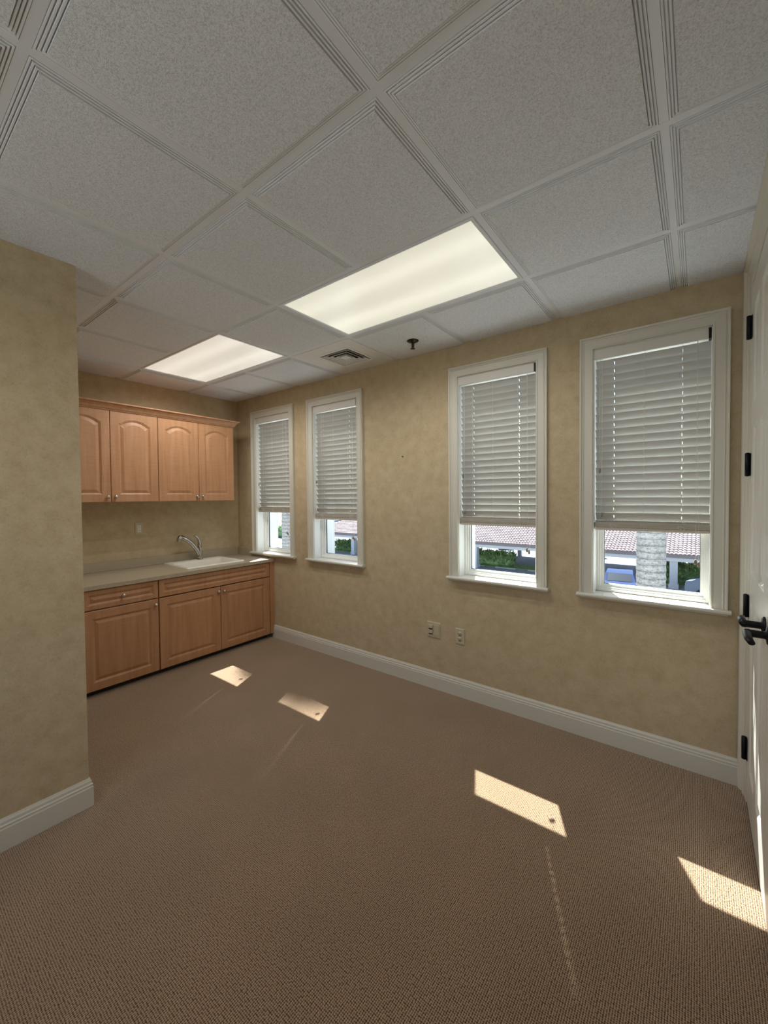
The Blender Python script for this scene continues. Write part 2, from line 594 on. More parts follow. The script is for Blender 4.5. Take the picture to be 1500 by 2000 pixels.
# air diffuser: concentric louvres in a square opening
vx, vy, vh = -2.115, .287, .147
vt = thing('air_vent', (vx, vy, H - .004), 'square white air diffuser with dark concentric slots in the ceiling', 'air vent')
mb = MB()
def sq(r, z): return [(vx - r, vy - r, z), (vx + r, vy - r, z), (vx + r, vy + r, z), (vx - r, vy + r, z)]
z0 = H - .004
mb.loops([sq(.165, z0), sq(.165, z0 - .003), sq(.150, z0 - .006), sq(.144, z0 - .001), sq(.144, z0 + .03)], 0, cap=False)
build('frame', mb, M_flat, vt)
for n_, r_ in enumerate((.128, .094, .060)):
    mb = MB()
    mb.loops([sq(r_, z0 - .005), sq(r_ - .011, z0 + .008), sq(r_ - .0125, z0 + .008), sq(r_ - .004, z0 - .003), sq(r_ - .002, z0 - .006), sq(r_, z0 - .005)], 0, cap=False)
    build('louver', mb, M_flat, vt)
mb = MB(); mb.loops([sq(.034, z0 + .004), sq(.034, z0 - .002)], 0, cap=True)
build('centre_plate', mb, M_flat, vt)
mb = MB(); mb.loops([sq(.146, z0 + .028), sq(.146, z0 + .20)], 0, cap=True)
build('duct', mb, M_gap, vt)

# sprinkler head
sp = thing('sprinkler_head', (-1.506, .314, H - .009), 'small dark fire sprinkler head in the ceiling', 'sprinkler')
mb = MB(); mb.lathe([(.041, 0), (.041, -.003), (.036, -.007), (.018, -.009), (.017, -.014), (.0, -.014)], sp.location, seg=28)
build('escutcheon', mb, M_bronze, sp)
mb = MB(); c = Vector(sp.location)
mb.lathe([(.011, -.010), (.011, -.020), (.007, -.022), (.006, -.040), (.004, -.046)], c, seg=14)
for sg in (-1, 1): mb.tube([c + Vector((sg * .008, 0, -.018)), c + Vector((sg * .012, 0, -.032)), c + Vector((sg * .006, 0, -.048)), c + Vector((0, 0, -.054))], .0022, 6)
build('body', mb, M_bronze, sp)
mb = MB(); mb.lathe([(.003, -.052), (.017, -.055), (.017, -.057), (.003, -.058)], c, seg=20)
build('deflector', mb, M_bronze, sp)

# ------------------------------------------------------------------ windows
CAS = [(0, 0), (0, .012), (.003, .015), (.008, .015), (.011, .012), (.046, .013), (.049, .016), (.052, .017), (.054, .014), (.057, .014), (.060, .020), (.066, .022), (.070, .021), (.070, 0)]
def window(n, x0, x1):
    wn = empty('window_%d' % n, ((x0 + x1) / 2, W, ZS)); tag(wn, kind='structure')
    mb = MB()
    path = lambda a, b: [(x0 - a, W - b, ZS), (x0 - a, W - b, ZT + a), (x1 + a, W - b, ZT + a), (x1 + a, W - b, ZS)]
    P = [path(a, b) for a, b in CAS]
    vs = [p for r in P for p in r]; fs = []
    for i in range(len(P) - 1):
        for k in range(3): fs.append((i * 4 + k, i * 4 + k + 1, (i + 1) * 4 + k + 1, (i + 1) * 4 + k))
    mb.add(vs, fs)
    build('casing', mb, M_trim, wn)
    # stool with rounded nose and a little cove under it
    mb = MB()
    ya, yb = W - .047, W + .098
    prof = [(0, ya + .004, ZS), (0, ya, ZS - .006), (0, ya, ZS - .014), (0, ya + .004, ZS - .020), (0, yb, ZS - .020), (0, yb, ZS)]
    hx = .083
    mb.add([(x0 + .0005, W, ZS), (x1 - .0005, W, ZS), (x1 - .0005, yb, ZS), (x0 + .0005, yb, ZS)], [(0, 1, 2, 3)])
    front = [(0, ya + .004, ZS), (0, ya, ZS - .006), (0, ya, ZS - .014), (0, ya + .004, ZS - .020), (0, W, ZS - .020), (0, W, ZS)]
    mb.extrude([(0, p[1], p[2]) for p in front], (x0 - hx, 0, 0), (x1 + hx, 0, 0))
    mb.extrude([(0, W, ZS - .020), (0, W - .030, ZS - .020), (0, W - .024, ZS - .030), (0, W, ZS - .036)], (x0 - hx + .012, 0, 0), (x1 + hx - .012, 0, 0))
    build('sill', mb, M_trim, wn)
    # jamb liners
    mb = MB()
    t_ = .004
    mb.box(x0, x0 + t_, W, W + WT, ZS, ZT); mb.box(x1 - t_, x1, W, W + WT, ZS, ZT); mb.box(x0, x1, W, W + WT, ZT - t_, ZT)
    build('jamb', mb, M_trim2, wn)
    # stepped frame, sash
    def frame(mb, i0, i1, y0, y1):
        a, b, c, d = x0 + i0, x1 - i0, ZS + i0, ZT - i0
        e, f, g, h = x0 + i1, x1 - i1, ZS + i1, ZT - i1
        O = lambda y: [(a, y, c), (b, y, c), (b, y, d), (a, y, d)]
        I = lambda y: [(e, y, g), (f, y, g), (f, y, h), (e, y, h)]
        mb.loops([O(y1), O(y0), I(y0), I(y1), O(y1)], 0, cap=False)
    mb = MB(); frame(mb, .002, .016, W + .085, W + .160); build('window_frame', mb, M_trim2, wn)
    mb = MB(); frame(mb, .014, .026, W + .098, W + .150); frame(mb, .024, .041, W + .112, W + .150)
    sash = build('sash', mb, M_trim2, wn)
    mb = MB(); frame(mb, .039, .043, W + .122, W + .134); build('gasket', mb, M_gasket, sash)
    mb = MB(); mb.add([(x0 + .0415, W + .129, ZS + .0415), (x1 - .0415, W + .129, ZS + .0415), (x1 - .0415, W + .129, ZT - .0415), (x0 + .0415, W + .129, ZT - .0415)], [(0, 1, 2, 3)])
    build('pane', mb, M_glass, sash)
    # exterior sill
    mb = MB(); mb.box(x0 + .001, x1 - .001, W + .098, W + WT + .03, ZS - .03, ZS - .002)
    build('exterior_sill', mb, M_stucco, wn)
    return wn
for n_, (x0, x1) in enumerate(WINS): window(n_ + 1, x0, x1)


rw = empty('window_5', ((BW[0] + BW[1]) / 2, YB, BW[2])); tag(rw, kind='structure')  # added window, out of view, lets fill daylight into the room
mb = MB()
for (a, b_, c_, d_) in ((BW[0], BW[1], BW[2], BW[2] + .05), (BW[0], BW[1], BW[3] - .05, BW[3]), (BW[0], BW[0] + .05, BW[2], BW[3]), (BW[1] - .05, BW[1], BW[2], BW[3]), (-1.05, -1.0, BW[2], BW[3])):
    mb.box(a, b_, YB - .14, YB - .08, c_, d_)
build('window_frame', mb, M_trim2, rw)
mb = MB(); mb.add([(BW[0], YB - .11, BW[2]), (BW[1], YB - .11, BW[2]), (BW[1], YB - .11, BW[3]), (BW[0], YB - .11, BW[3])], [(0, 1, 2, 3)])
build('pane', mb, M_glass, rw)

# ------------------------------------------------------------------ blinds
def blind(x0, x1, label, zlow, stack_n, valtilt, tassels, cordx, cordz, holes, nslat=22):
    B = thing('window_blind', ((x0 + x1) / 2, W + .035, ZT - .01), label, 'window blind', 'horizontal slat blinds')
    a, b = x0 + .009, x1 - (.0066 if x0 < -2 else .0046)
    # headrail and valance
    mb = MB(); mb.box(a + .004, b - .004, W + .016, W + .066, ZT - .055, ZT - .006); build('headrail', mb, M_val, B)
    mb = MB(); mb.rbox(x0 + .003, x1 - .016, W - .001, W + .009, ZT - .062, ZT - .004, .0025); build('valance', mb, M_val, B)
    mb = MB(); mb.box(x1 - .0155, x1 - .0042, W + .006, W + .066, ZT - .058, ZT - .005); build('bracket', mb, M_black, B)
    # slats
    yc = W + .040
    th = math.radians(61); dep = .025; tk = .00125
    n = nslat
    ztop = ZT - .088
    zbot = zlow + .030
    step = (ztop - zbot) / (n - 1)
    co, si = math.cos(th), math.sin(th)
    xs = sorted([a] + [h + s_ for h in holes for s_ in (-.0019, .0019)] + [b])
    ds = [-dep, -.008, .008, dep]
    def slat_mesh(zc, tilt_co, tilt_si):
        mb = MB()
        def P(x, d, t_):
            bow = .0012 * (1 - (d / dep) ** 2)
            return (x, yc + d * tilt_co + (t_ + bow) * tilt_si, zc - d * tilt_si + (t_ + bow) * tilt_co)
        for i in range(len(xs) - 1):
            for k in range(3):
                if k == 1 and i % 2 == 1: continue
                X0, X1, D0, D1 = xs[i], xs[i + 1], ds[k], ds[k + 1]
                vs = [P(X0, D0, -tk), P(X1, D0, -tk), P(X1, D1, -tk), P(X0, D1, -tk), P(X0, D0, tk), P(X1, D0, tk), P(X1, D1, tk), P(X0, D1, tk)]
                mb.add(vs, [(0, 3, 2, 1), (4, 5, 6, 7), (0, 1, 5, 4), (1, 2, 6, 5), (2, 3, 7, 6), (3, 0, 4, 7)])
        return mb
    # d<0 is the room side edge, raised; the outer edge hangs low
    first = build('slat', slat_mesh(ztop, co, si), M_slat, B)
    for k in range(1, n):
        o = dup(first, B)
        o.location = first.location + Vector((random.uniform(-.001, .001), 0, -k * step))
        o.rotation_euler = (0, random.uniform(-.0012, .0012), 0)
    # flat stacked slats under the last tilted one, then the bottom rail
    st = MB()
    sp_ = .0044
    for k in range(stack_n):
        z = zlow + .012 + k * sp_
        mbk = MB(); off = random.uniform(-.002, .002)
        mbk.box(a + off, b + off, yc - .025 + random.uniform(-.0012, .0012), yc + .025, z, z + .0034)
        build('stacked_slat', mbk, M_stack, B)
    mb = MB(); mb.rbox(a, b, yc - .026, yc + .026, zlow - .006, zlow + .010, .003); build('bottom_rail', mb, M_stack, B)
    # ladders
    for h in holes + [(holes[0] + holes[-1]) / 2 - .01]:
        mb = MB()
        for yy in (yc - .0275, yc + .0275):
            mb.tube([(h, yy, ZT - .06), (h, yy, zlow + .01)], .0007, 5)
        build('ladder_cord', mb, M_cord, B)
        # curled slack cord in front of the rail
        mb = MB(); pts = []
        rr = random.Random(int(h * 1000))
        for q in range(26):
            an = q / 25 * 4.2 * pi
            pts.append((h + .016 * math.sin(an * .9) + rr.uniform(-.003, .003), yc - .029 - .002 * math.cos(an), zlow + .018 + .012 * math.cos(an) + rr.uniform(-.003, .003)))
        mb.tube(pts, .0008, 5); build('cord_loop', mb, M_cord, B)
    # tassels on the left (tilt cords) and on the long right lift cord
    for (tx, tz) in tassels:
        mb = MB(); yy = yc - .034
        mb.tube([(tx, yy, ZT - .06), (tx, yy, tz + .012)], .0007, 5)
        cd = build('tilt_cord', mb, M_cord, B)
        mb = MB(); mb.lathe([(.002, .014), (.005, .008), (.0065, -.006), (.005, -.014), (.001, -.016)], (tx, yy, tz), seg=12)
        build('tassel', mb, M_tassel, cd)
    for k, dx in enumerate((0, .014)):
        mb = MB(); yy = yc - .036
        mb.tube([(cordx + dx * .1, yy, ZT - .06), (cordx + dx * .4, yy, 1.7), (cordx + dx, yy, cordz + .012 - k * .012)], .0007, 5)
        cd = build('lift_cord', mb, M_cord, B)
        mb = MB(); mb.lathe([(.002, .014), (.0055, .008), (.0075, -.006), (.0055, -.015), (.001, -.017)], (cordx + dx, yy, cordz - k * .012), seg=12)
        build('tassel', mb, M_tassel, cd)
    return B


for n_, (x0, x1) in enumerate(WINS):
    dx = x1 - x0
    hs = [x0 + .105, x1 - .125]
    lab = ['white slat blind raised slightly higher, in the window beside the kitchen counter',
           'white slat blind in the narrow window second from the kitchen corner',
           'white slat blind in the window above the low wall outlet',
           'large white slat blind in the window nearest the white closet doors'][n_]
    blind(x0, x1, lab, 1.325 if n_ == 0 else 1.272, 6 if n_ == 0 else 7, 0,
          [(x0 + .035, 1.62), (x0 + .047, 1.358)], x1 - .062, 1.118, hs, 21 if n_ == 0 else 22)


# ------------------------------------------------------------------ closet double doors
XD = .283
def leaf(num, ya, yb, hinge_y, lever_dir):
    """ya > yb; room face at XD"""
    D = empty('door_%d' % num, (XD, (ya + yb) / 2, 0)); tag(D, kind='structure')
    ya -= .0025; yb += .0025
    zlo, zhi = .012, 2.438
    # panels as openings in the face grid
    if num == 1: cols = [(ya - .085, ya - .265), (ya - .350, ya - .530)]
    else: cols = [(yb + .530, yb + .350), (yb + .265, yb + .085)]
    rows = [(.19, .98), (1.11, 1.78), (1.885, 2.325)]
    ys = sorted({ya, yb} | {q for c_ in cols for q in c_}); zs = sorted({zlo, zhi} | {q for r_ in rows for q in r_})
    mb = MB()
    for i in range(len(ys) - 1):
        for k in range(len(zs) - 1):
            y0, y1, z0_, z1_ = ys[i], ys[i + 1], zs[k], zs[k + 1]
            isp = any(abs(c_[1] - y0) < 1e-6 and abs(c_[0] - y1) < 1e-6 for c_ in cols) and any(abs(r_[0] - z0_) < 1e-6 for r_ in rows)
            rc = lambda d, x: [(x, y0 + d, z0_ + d), (x, y1 - d, z0_ + d), (x, y1 - d, z1_ - d), (x, y0 + d, z1_ - d)]
            if isp:
                mb.loops([rc(0, XD), rc(.004, XD + .002), rc(.012, XD + .009), rc(.020, XD + .010), rc(.045, XD + .004), rc(.048, XD + .003)])
            else:
                mb.add(rc(0, XD), [(0, 1, 2, 3)])
    mb.box(XD + .012, XD + .035, yb, ya, zlo, zhi)
    e = [(XD, ya, zlo), (XD, ya, zhi), (XD + .02, ya, zhi), (XD + .02, ya, zlo), (XD, yb, zlo), (XD, yb, zhi), (XD + .02, yb, zhi), (XD + .02, yb, zlo)]
    mb.add(e, [(0, 1, 2, 3), (4, 7, 6, 5), (1, 5, 6, 2), (0, 3, 7, 4)])
    build('panel', mb, M_door, D, fix=False)
    for hz in (.262, .945, 1.612, 2.250):
        mb = MB()
        mb.lathe([(.003, -.056), (.0100, -.053), (.0100, .053), (.003, .056)], (XD - .0115, hinge_y, hz), seg=14)
        s_ = -1 if num == 1 else 1
        mb.box(XD - .0035, XD - .0003, hinge_y, hinge_y + s_ * .022, hz - .051, hz + .051)
        mb.box(XD - .008, XD - .004, hinge_y, hinge_y - s_ * .012, hz - .051, hz + .051)
        build('hinge', mb, M_black, D)
    # lever handle
    yl = (yb + .062) if num == 1 else (ya - .062)
    zl = 1.0
    mb = MB()
    mb.lathe([(.033, 0), (.033, .004), (.028, .009), (.014, .011), (.0125, .016)], (XD, yl, zl), axis=(-1, 0, 0), seg=26)
    hd = build('lever_handle', mb, M_black, D)
    mb = MB()
    mb.lathe([(.0125, .010), (.0125, .014), (.0125, .050), (.0140, .053), (.0130, .064), (.009, .067)], (XD, yl, zl), axis=(-1, 0, 0), seg=18)
    build('lever_neck', mb, M_black, hd)
    mb = MB()
    y2 = yl + lever_dir * .112
    mb.tube([(XD - .058, yl - lever_dir * .008, zl), (XD - .060, yl + lever_dir * .03, zl + .003), (XD - .060, yl + lever_dir * .075, zl + .001), (XD - .055, y2, zl - .003)],
            [.0135, .0125, .0115, .0095], 12, flat=.8)
    build('lever', mb, M_black, hd)
    return D
YM = -.190
d1 = leaf(1, DY0, YM, DY0 - .001, +1)
d2 = leaf(2, YM, DY1, DY1 + .001, -1)

# casing of the closet opening: stepped, thick at its outer edge
DC = [(0, 0), (0, .010), (.006, .012), (.010, .010), (.016, .012), (.060, .017), (.066, .022), (.072, .022), (.078, .018), (.088, .022), (.100, .033), (.112, .036), (.120, .036), (.120, 0)]
mb = MB()
P = []
for a, b_ in DC:
    a2 = min(a, W - .002 - DY0 - .003 + .003)
    P.append([(RX - b_, DY0 + .003 + a2 - .003, 0), (RX - b_, DY0 + a2, DZ + min(a, .113)), (RX - b_, DY1 - a, DZ + min(a, .113)), (RX - b_, DY1 - a, 0)])
vs = [p for r in P for p in r]; fs = []
for i in range(len(P) - 1):
    for k in range(3): fs.append((i * 4 + k, i * 4 + k + 1, (i + 1) * 4 + k + 1, (i + 1) * 4 + k))
mb.add(vs, fs)
mb.box(RX, RX + .10, DY0 - .0005, DY0 + .0, 0, DZ); mb.box(RX, RX + .10, DY1, DY1 + .0005, 0, DZ); mb.box(RX, RX + .10, DY1, DY0, DZ - .0005, DZ)
tag(build('trim_1', mb, M_trim, at=(RX, DY0, 0)), kind='structure')


# ------------------------------------------------------------------ kitchen cabinets
XF = K + .615      # carcass front of the base units
def door_front(mb, X, ya, yb, z0, z1, arch=0.0, rail=.062, top_rail=None, th=.020, mi=0):
    """front board in the plane x = X (room face), ya<yb; routed panel"""
    n = 18
    tr_ = top_rail if top_rail is not None else rail
    def outline(ins, dep):
        p = rail + ins
        yl, yr = ya + p, yb - p; zb = z0 + p; zt = z1 - tr_ - ins - arch
        pts = [(X - dep, yl, zb), (X - dep, yr, zb)]
        for k in range(n + 1):
            t_ = k / n; y = yr + (yl - yr) * t_
            if arch > 0:
                u = (t_ - .5) * 2
                s_ = 0.0
                if abs(u) < .90: s_ = math.cos(u / .90 * pi / 2) ** .75
                z = zt + arch * s_ * (1 - ins * 1.5)
            else: z = zt
            pts.append((X - dep, y, z))
        return pts
    def outer(dep, e=0):
        pts = [(X - dep, ya + e, z0 + e), (X - dep, yb - e, z0 + e)]
        for k in range(n + 1): pts.append((X - dep, (yb - e) + (ya - yb + 2 * e) * k / n, z1 - e))
        return pts
    Ls = [outer(th), outer(.003), outer(0, .003), outline(0, 0), outline(.003, .0025), outline(.008, .0042), outline(.0125, .0075), outline(.016, .0078), outline(.021, .0062), outline(.036, .0012), outline(.039, .0006)]
    mb.loops(Ls, mi, cap=True)
    return mb


def knob(parent, X, y, z):
    mb = MB(); mb.lathe([(.007, 0), (.0065, .003), (.0055, .008), (.0065, .012), (.0135, .017), (.0155, .021), (.0145, .026), (.009, .029), (.001, .030)], (X, y, z), axis=(1, 0, 0), seg=20)
    return build('knob', mb, M_nickel, parent)


def carcass(name, y0, y1, z0, z1, xb, xf, label, cat, group, kick=0.0, hollow=False):
    t = thing(name, (xb, (y0 + y1) / 2, z0 - kick if kick else z0), label, cat, group)
    mb = MB()
    if hollow:
        mb.box(xb + .001, xf, y0 + .0005, y0 + .018, z0, z1); mb.box(xb + .001, xf, y1 - .018, y1 - .0005, z0, z1)
        mb.box(xb + .001, xf, y0 + .018, y1 - .018, z0, z0 + .018); mb.box(xb + .001, xb + .008, y0 + .018, y1 - .018, z0 + .018, z1)
    else:
        mb.box(xb + .001, xf, y0 + .0005, y1 - .0005, z0, z1)
    build('body', mb, M_wood, t)
    if kick:
        mb = MB(); mb.box(xf - .060, xf - .045, y0 + .0005, y1 - .0005, 0.0, z0)
        build('toe_kick', mb, M_kick, t)
    return t


FX = XF + .021
ZK = .060
# drawer base
c1_ = carcass('base_cabinet', -1.108, -.573, ZK, .806, K, XF, 'wood base cabinet with one drawer over one door, left of the sink cabinet', 'cabinet', None, ZK)
d = build('drawer', door_front(MB(), FX, -1.104, -.577, .655, .800, 0, .034, th=.020), M_woodh, c1_); knob(d, FX, -.838, .728)
d = build('door', door_front(MB(), FX, -1.104, -.577, .050, .646, 0, .060), M_wood, c1_); knob(d, FX, -.603, .602)
# sink base
c2_ = carcass('base_cabinet', -.573, .538, ZK, .806, K, XF, 'wide wood base cabinet with two doors under the white sink', 'cabinet', None, ZK, True)
build('drawer_front', door_front(MB(), FX, -.569, .534, .655, .800, 0, .034), M_woodh, c2_)
d = build('door', door_front(MB(), FX, -.569, -.021, .050, .646, 0, .060), M_wood, c2_); knob(d, FX, -.046, .602)
d = build('door', door_front(MB(), FX, -.017, .534, .050, .646, 0, .060), M_wood, c2_); knob(d, FX, .012, .600)
# filler at the window wall
fl_ = thing('filler_panel', (XF, .565, ZK), 'narrow wood filler strip between the sink cabinet and the window wall', 'panel')
mb = MB(); mb.rbox(XF - .02, FX, .539, W - .0005, ZK - .01, .806, .002); build('strip', mb, M_wood, fl_)
# narrow unit in the recess hidden by the projecting wall
c3_ = carcass('base_cabinet', YS + .001, -1.108, ZK, .806, K, XF, 'narrow wood base cabinet at the far left, behind the projecting wall', 'cabinet', None, ZK)
d = build('door', door_front(MB(), FX, YS + .006, -1.112, .050, .800, 0, .055), M_wood, c3_); knob(d, FX, -1.14, .75)

# worktop with sink cut-out and splashbacks
ZC = .836
SX0, SX1, SY0, SY1 = -4.035, -3.560, -.275, .318      # sink outer rim
wt = thing('countertop', (K, 0, ZC - .03), 'olive grey speckled countertop with low backsplash', 'countertop')
mb = MB()
xf = K + .655
cx0, cx1, cy0, cy1 = SX0 + .02, SX1 - .02, SY0 + .02, SY1 - .02
for (a, b_, c_, d_) in ((K + .001, xf, YS + .001, cy0), (K + .001, xf, cy1, W - .001), (K + .001, cx0, cy0, cy1), (cx1, xf, cy0, cy1)):
    mb.box(a, b_, c_, d_, ZC - .030, ZC)
build('worktop', mb, M_top, wt)
mb = MB(); mb.rbox(K + .001, K + .020, YS + .002, W - .021, ZC, ZC + .082, .002); mb.rbox(K + .001, K + .56, W - .020, W - .001, ZC, .848, .002)
mb.rbox(K + .001, WINS[0][0] - .084, W - .020, W - .001, .846, ZC + .082, .002)
build('backsplash', mb, M_top, wt)

# drop-in sink
sk = thing('sink', ((SX0 + SX1) / 2, (SY0 + SY1) / 2, ZC), 'white drop-in kitchen sink set into the speckled countertop', 'sink')
def rr(x0, x1, y0, y1, r, z, n=6):
    pts = []
    for (cx, cy, a0) in ((x1 - r, y1 - r, 0), (x0 + r, y1 - r, 90), (x0 + r, y0 + r, 180), (x1 - r, y0 + r, 270)):
        for k in range(n + 1):
            an = math.radians(a0 + 90 * k / n); pts.append((cx + r * math.cos(an), cy + r * math.sin(an), z))
    return pts
mb = MB()
bx0, bx1, by0, by1 = SX0 + .095, SX1 - .040, SY0 + .040, SY1 - .040
Ls = [rr(SX0, SX1, SY0, SY1, .022, ZC + .0005), rr(SX0 + .002, SX1 - .002, SY0 + .002, SY1 - .002, .022, ZC + .008), rr(SX0 + .008, SX1 - .008, SY0 + .008, SY1 - .008, .020, ZC + .012),
      rr(SX0 + .018, SX1 - .018, SY0 + .018, SY1 - .018, .018, ZC + .011), rr(bx0 - .008, bx1 + .008, by0 - .008, by1 + .008, .045, ZC + .009), rr(bx0, bx1, by0, by1, .045, ZC + .003), rr(bx0 + .006, bx1 - .006, by0 + .006, by1 - .006, .045, ZC - .02),
      rr(bx0 + .014, bx1 - .014, by0 + .014, by1 - .014, .05, ZC - .12), rr(bx0 + .035, bx1 - .035, by0 + .035, by1 - .035, .05, ZC - .150), rr(bx0 + .12, bx1 - .12, by0 + .15, by1 - .15, .03, ZC - .155)]
mb.loops(Ls, 0, cap=True, smooth=True)
build('basin', mb, M_sink, sk)
mb = MB(); mb.lathe([(.040, 0), (.040, .002), (.030, .003), (.026, -.002), (.001, -.002)], ((bx0 + bx1) / 2, (by0 + by1) / 2, ZC - .1535), seg=24)
build('drain', mb, M_chrome, sk)

# faucet: leaning spray spout and upright curved lever
fc = Vector((SX0 + .050, .070, ZC + .011))
fa = thing('faucet', fc, 'brushed steel pull-out kitchen faucet with a raised lever', 'faucet')
mb = MB(); mb.lathe([(.030, 0), (.030, .004), (.025, .009)], fc, seg=24)
mb.lathe([(.024, .006), (.0225, .03), (.0215, .07), (.0200, .105), (.0185, .130), (.012, .142), (.004, .146)], fc, seg=24)
build('body', mb, M_chrome, fa)
dirv = Vector((.12, -.99, 0)).normalized()
mb = MB(); pts = []; rs = []
for k in range(15):
    t_ = k / 14
    out_ = .004 + .200 * t_ ** 1.2; up_ = .040 + .200 * (1 - (1 - t_) ** 1.5)
    pts.append(fc + dirv * out_ + Vector((0, 0, up_))); rs.append(.0205 - .0015 * t_ + (.0035 if t_ > .8 else 0))
mb.tube(pts, rs, 16)
spt = build('spout', mb, M_chrome, fa)
e_ = pts[-1]
mb = MB(); mb.tube([e_ - dirv * .014 + Vector((0, 0, .006)), e_ + dirv * .008 + Vector((0, 0, .004)), e_ + dirv * .020 + Vector((0, 0, -.010)), e_ + dirv * .022 + Vector((0, 0, -.036))], [.021, .0235, .0235, .0215], 16)
build('spray_head', mb, M_chrome, spt)
mb = MB()
lv = Vector((.25, -.97, 0)).normalized()
mb.tube([fc + Vector((0, 0, .125)), fc + lv * .002 + Vector((0, 0, .155)), fc + lv * .008 + Vector((0, 0, .190)), fc + lv * .024 + Vector((0, 0, .222)), fc + lv * .052 + Vector((0, 0, .246)), fc + lv * .070 + Vector((0, 0, .247))],
        [.0195, .0185, .0160, .0125, .0090, .0060], 14)
build('handle', mb, M_chrome, fa)

# wall cabinets
ZU0, ZU1 = 1.449, 2.205
XU = K + .325
FU = XU + .021
edges = [-1.176, -.802, -.426, -.050, .326]
for n_, (i0, lab) in enumerate(((0, 'wood wall cabinet with two arched doors, the left one partly hidden by the wall'), (2, 'wood wall cabinet with two arched doors nearest the window'))):
    y0, y2, y1 = edges[i0], edges[i0 + 1], edges[i0 + 2]
    c_ = carcass('wall_cabinet', y0, y1, ZU0, ZU1, K, XU, lab, 'cabinet', None)
    d = build('door', door_front(MB(), FU, y0 + .002, y2 - .0015, ZU0 + .001, ZU1 - .003, .040, .062, .058), M_wood, c_); knob(d, FU, y2 - .028, ZU0 + .044)
    d = build('door', door_front(MB(), FU, y2 + .0015, y1 - .002, ZU0 + .001, ZU1 - .003, .040, .062, .058), M_wood, c_); knob(d, FU, y2 + .030, ZU0 + .044)
# crown along the top of both
cr = thing('crown_molding', (XU, -.4, ZU1), 'wood crown molding running along the top of the wall cabinets', 'molding')
mb = MB()
CP = [(0, 0), (.006, 0), (.008, .008), (.014, .012), (.020, .028), (.034, .046), (.046, .050), (.050, .054), (.050, .062), (0, .062)]
y0, y1 = edges[0], edges[-1]
XC = FU - .004
rings = []
for d_, h_ in CP:
    z = ZU1 - .002 + h_
    rings.append([(K + .001, y0 - d_, z), (XC + d_, y0 - d_, z), (XC + d_, y1 + d_, z), (K + .001, y1 + d_, z)])
vs = [p for r in rings for p in r]; fs = []
for i in range(len(CP) - 1):
    for k in range(3): fs.append((i * 4 + k, i * 4 + k + 1, (i + 1) * 4 + k + 1, (i + 1) * 4 + k))
o_ = (len(CP) - 1) * 4
fs.append((o_, o_ + 1, o_ + 2, o_ + 3)); mb.add(vs, fs)
build('profile', mb, M_woodh, cr)


# ------------------------------------------------------------------ wall plates
def plate(name, c, nrm, wdt, hgt, label, cat, m=None):
    t = thing(name, c, label, cat)
    c = Vector(c); n = Vector(nrm); s_ = Vector((0, 0, 1)).cross(n).normalized(); up = Vector((0, 0, 1))
    mb = MB()
    def rc(w_, h_, d_): return [c + s_ * a * w_ / 2 + up * b * h_ / 2 + n * d_ for a, b in ((-1, -1), (1, -1), (1, 1), (-1, 1))]
    mb.loops([rc(wdt, hgt, .0003), rc(wdt, hgt, .003), rc(wdt - .008, hgt - .008, .006)], 0, cap=True)
    build('cover_plate', mb, m or M_ivory, t)
    return t, c, n, s_, up
def obox(mb, c, s_, up, n, w_, h_, d0, d1, mi=0):
    P = [c + s_ * a * w_ / 2 + up * b * h_ / 2 + n * d for d in (d0, d1) for a, b in ((-1, -1), (1, -1), (1, 1), (-1, 1))]
    mb.add(P, [(0, 3, 2, 1), (4, 5, 6, 7), (0, 1, 5, 4), (1, 2, 6, 5), (2, 3, 7, 6), (3, 0, 4, 7)], mi)
# duplex outlet on the window wall
t, c, n, s_, up = plate('wall_outlet', (-1.291, W, .445), (0, -1, 0), .073, .115, 'ivory duplex power outlet low on the wall below the blinds', 'outlet')
for dz in (.020, -.020):
    mb = MB(); mb.lathe([(.0165, .004), (.0165, .0075), (.001, .0075)], c + up * dz, axis=n, seg=22)
    r_ = build('receptacle', mb, M_ivory, t)
    mb = MB()
    for sx in (-.006, .006): obox(mb, c + up * (dz + .003) + s_ * sx, s_, up, n, .0025, .008, .0070, .0080)
    obox(mb, c + up * (dz - .008), s_, up, n, .005, .005, .0070, .0080)
    build('slots', mb, M_gap, r_)
# data jack plate
t, c, n, s_, up = plate('phone_jack_plate', (-1.512, W, .452), (0, -1, 0), .116, .118, 'square ivory data jack plate left of the wall outlet', 'wall plate')
mb = MB(); obox(mb, c + s_ * 0.024, s_, up, n, .045, .082, .004, .0085); build('blank_insert', mb, M_ivory, t)
sgn = 1 if s_.x < 0 else -1
for dz in (.024, -.014):
    cc_ = c + Vector((-.026, 0, 0)) + up * dz
    mb = MB(); obox(mb, cc_, s_, up, n, .040, .024, .004, .017); j_ = build('jack', mb, M_ivory, t)
    mb = MB(); obox(mb, cc_ - up * .0175, s_, up, n, .034, .011, .0060, .0075); build('jack_opening', mb, M_gap, j_)
# backsplash outlet
t, c, n, s_, up = plate('kitchen_outlet', (K, -.462, 1.193), (1, 0, 0), .070, .118, 'outlet with white face on the wall between cabinets and countertop', 'outlet')
mb = MB(); obox(mb, c, s_, up, n, .033, .068, .005, .0085); r_ = build('receptacle', mb, M_white, t)
mb = MB()
for dz in (.019, -.016):
    for sx in (-.005, .005): obox(mb, c + up * dz + s_ * sx, s_, up, n, .002, .007, .0080, .0089)
build('slots', mb, M_gap, r_)
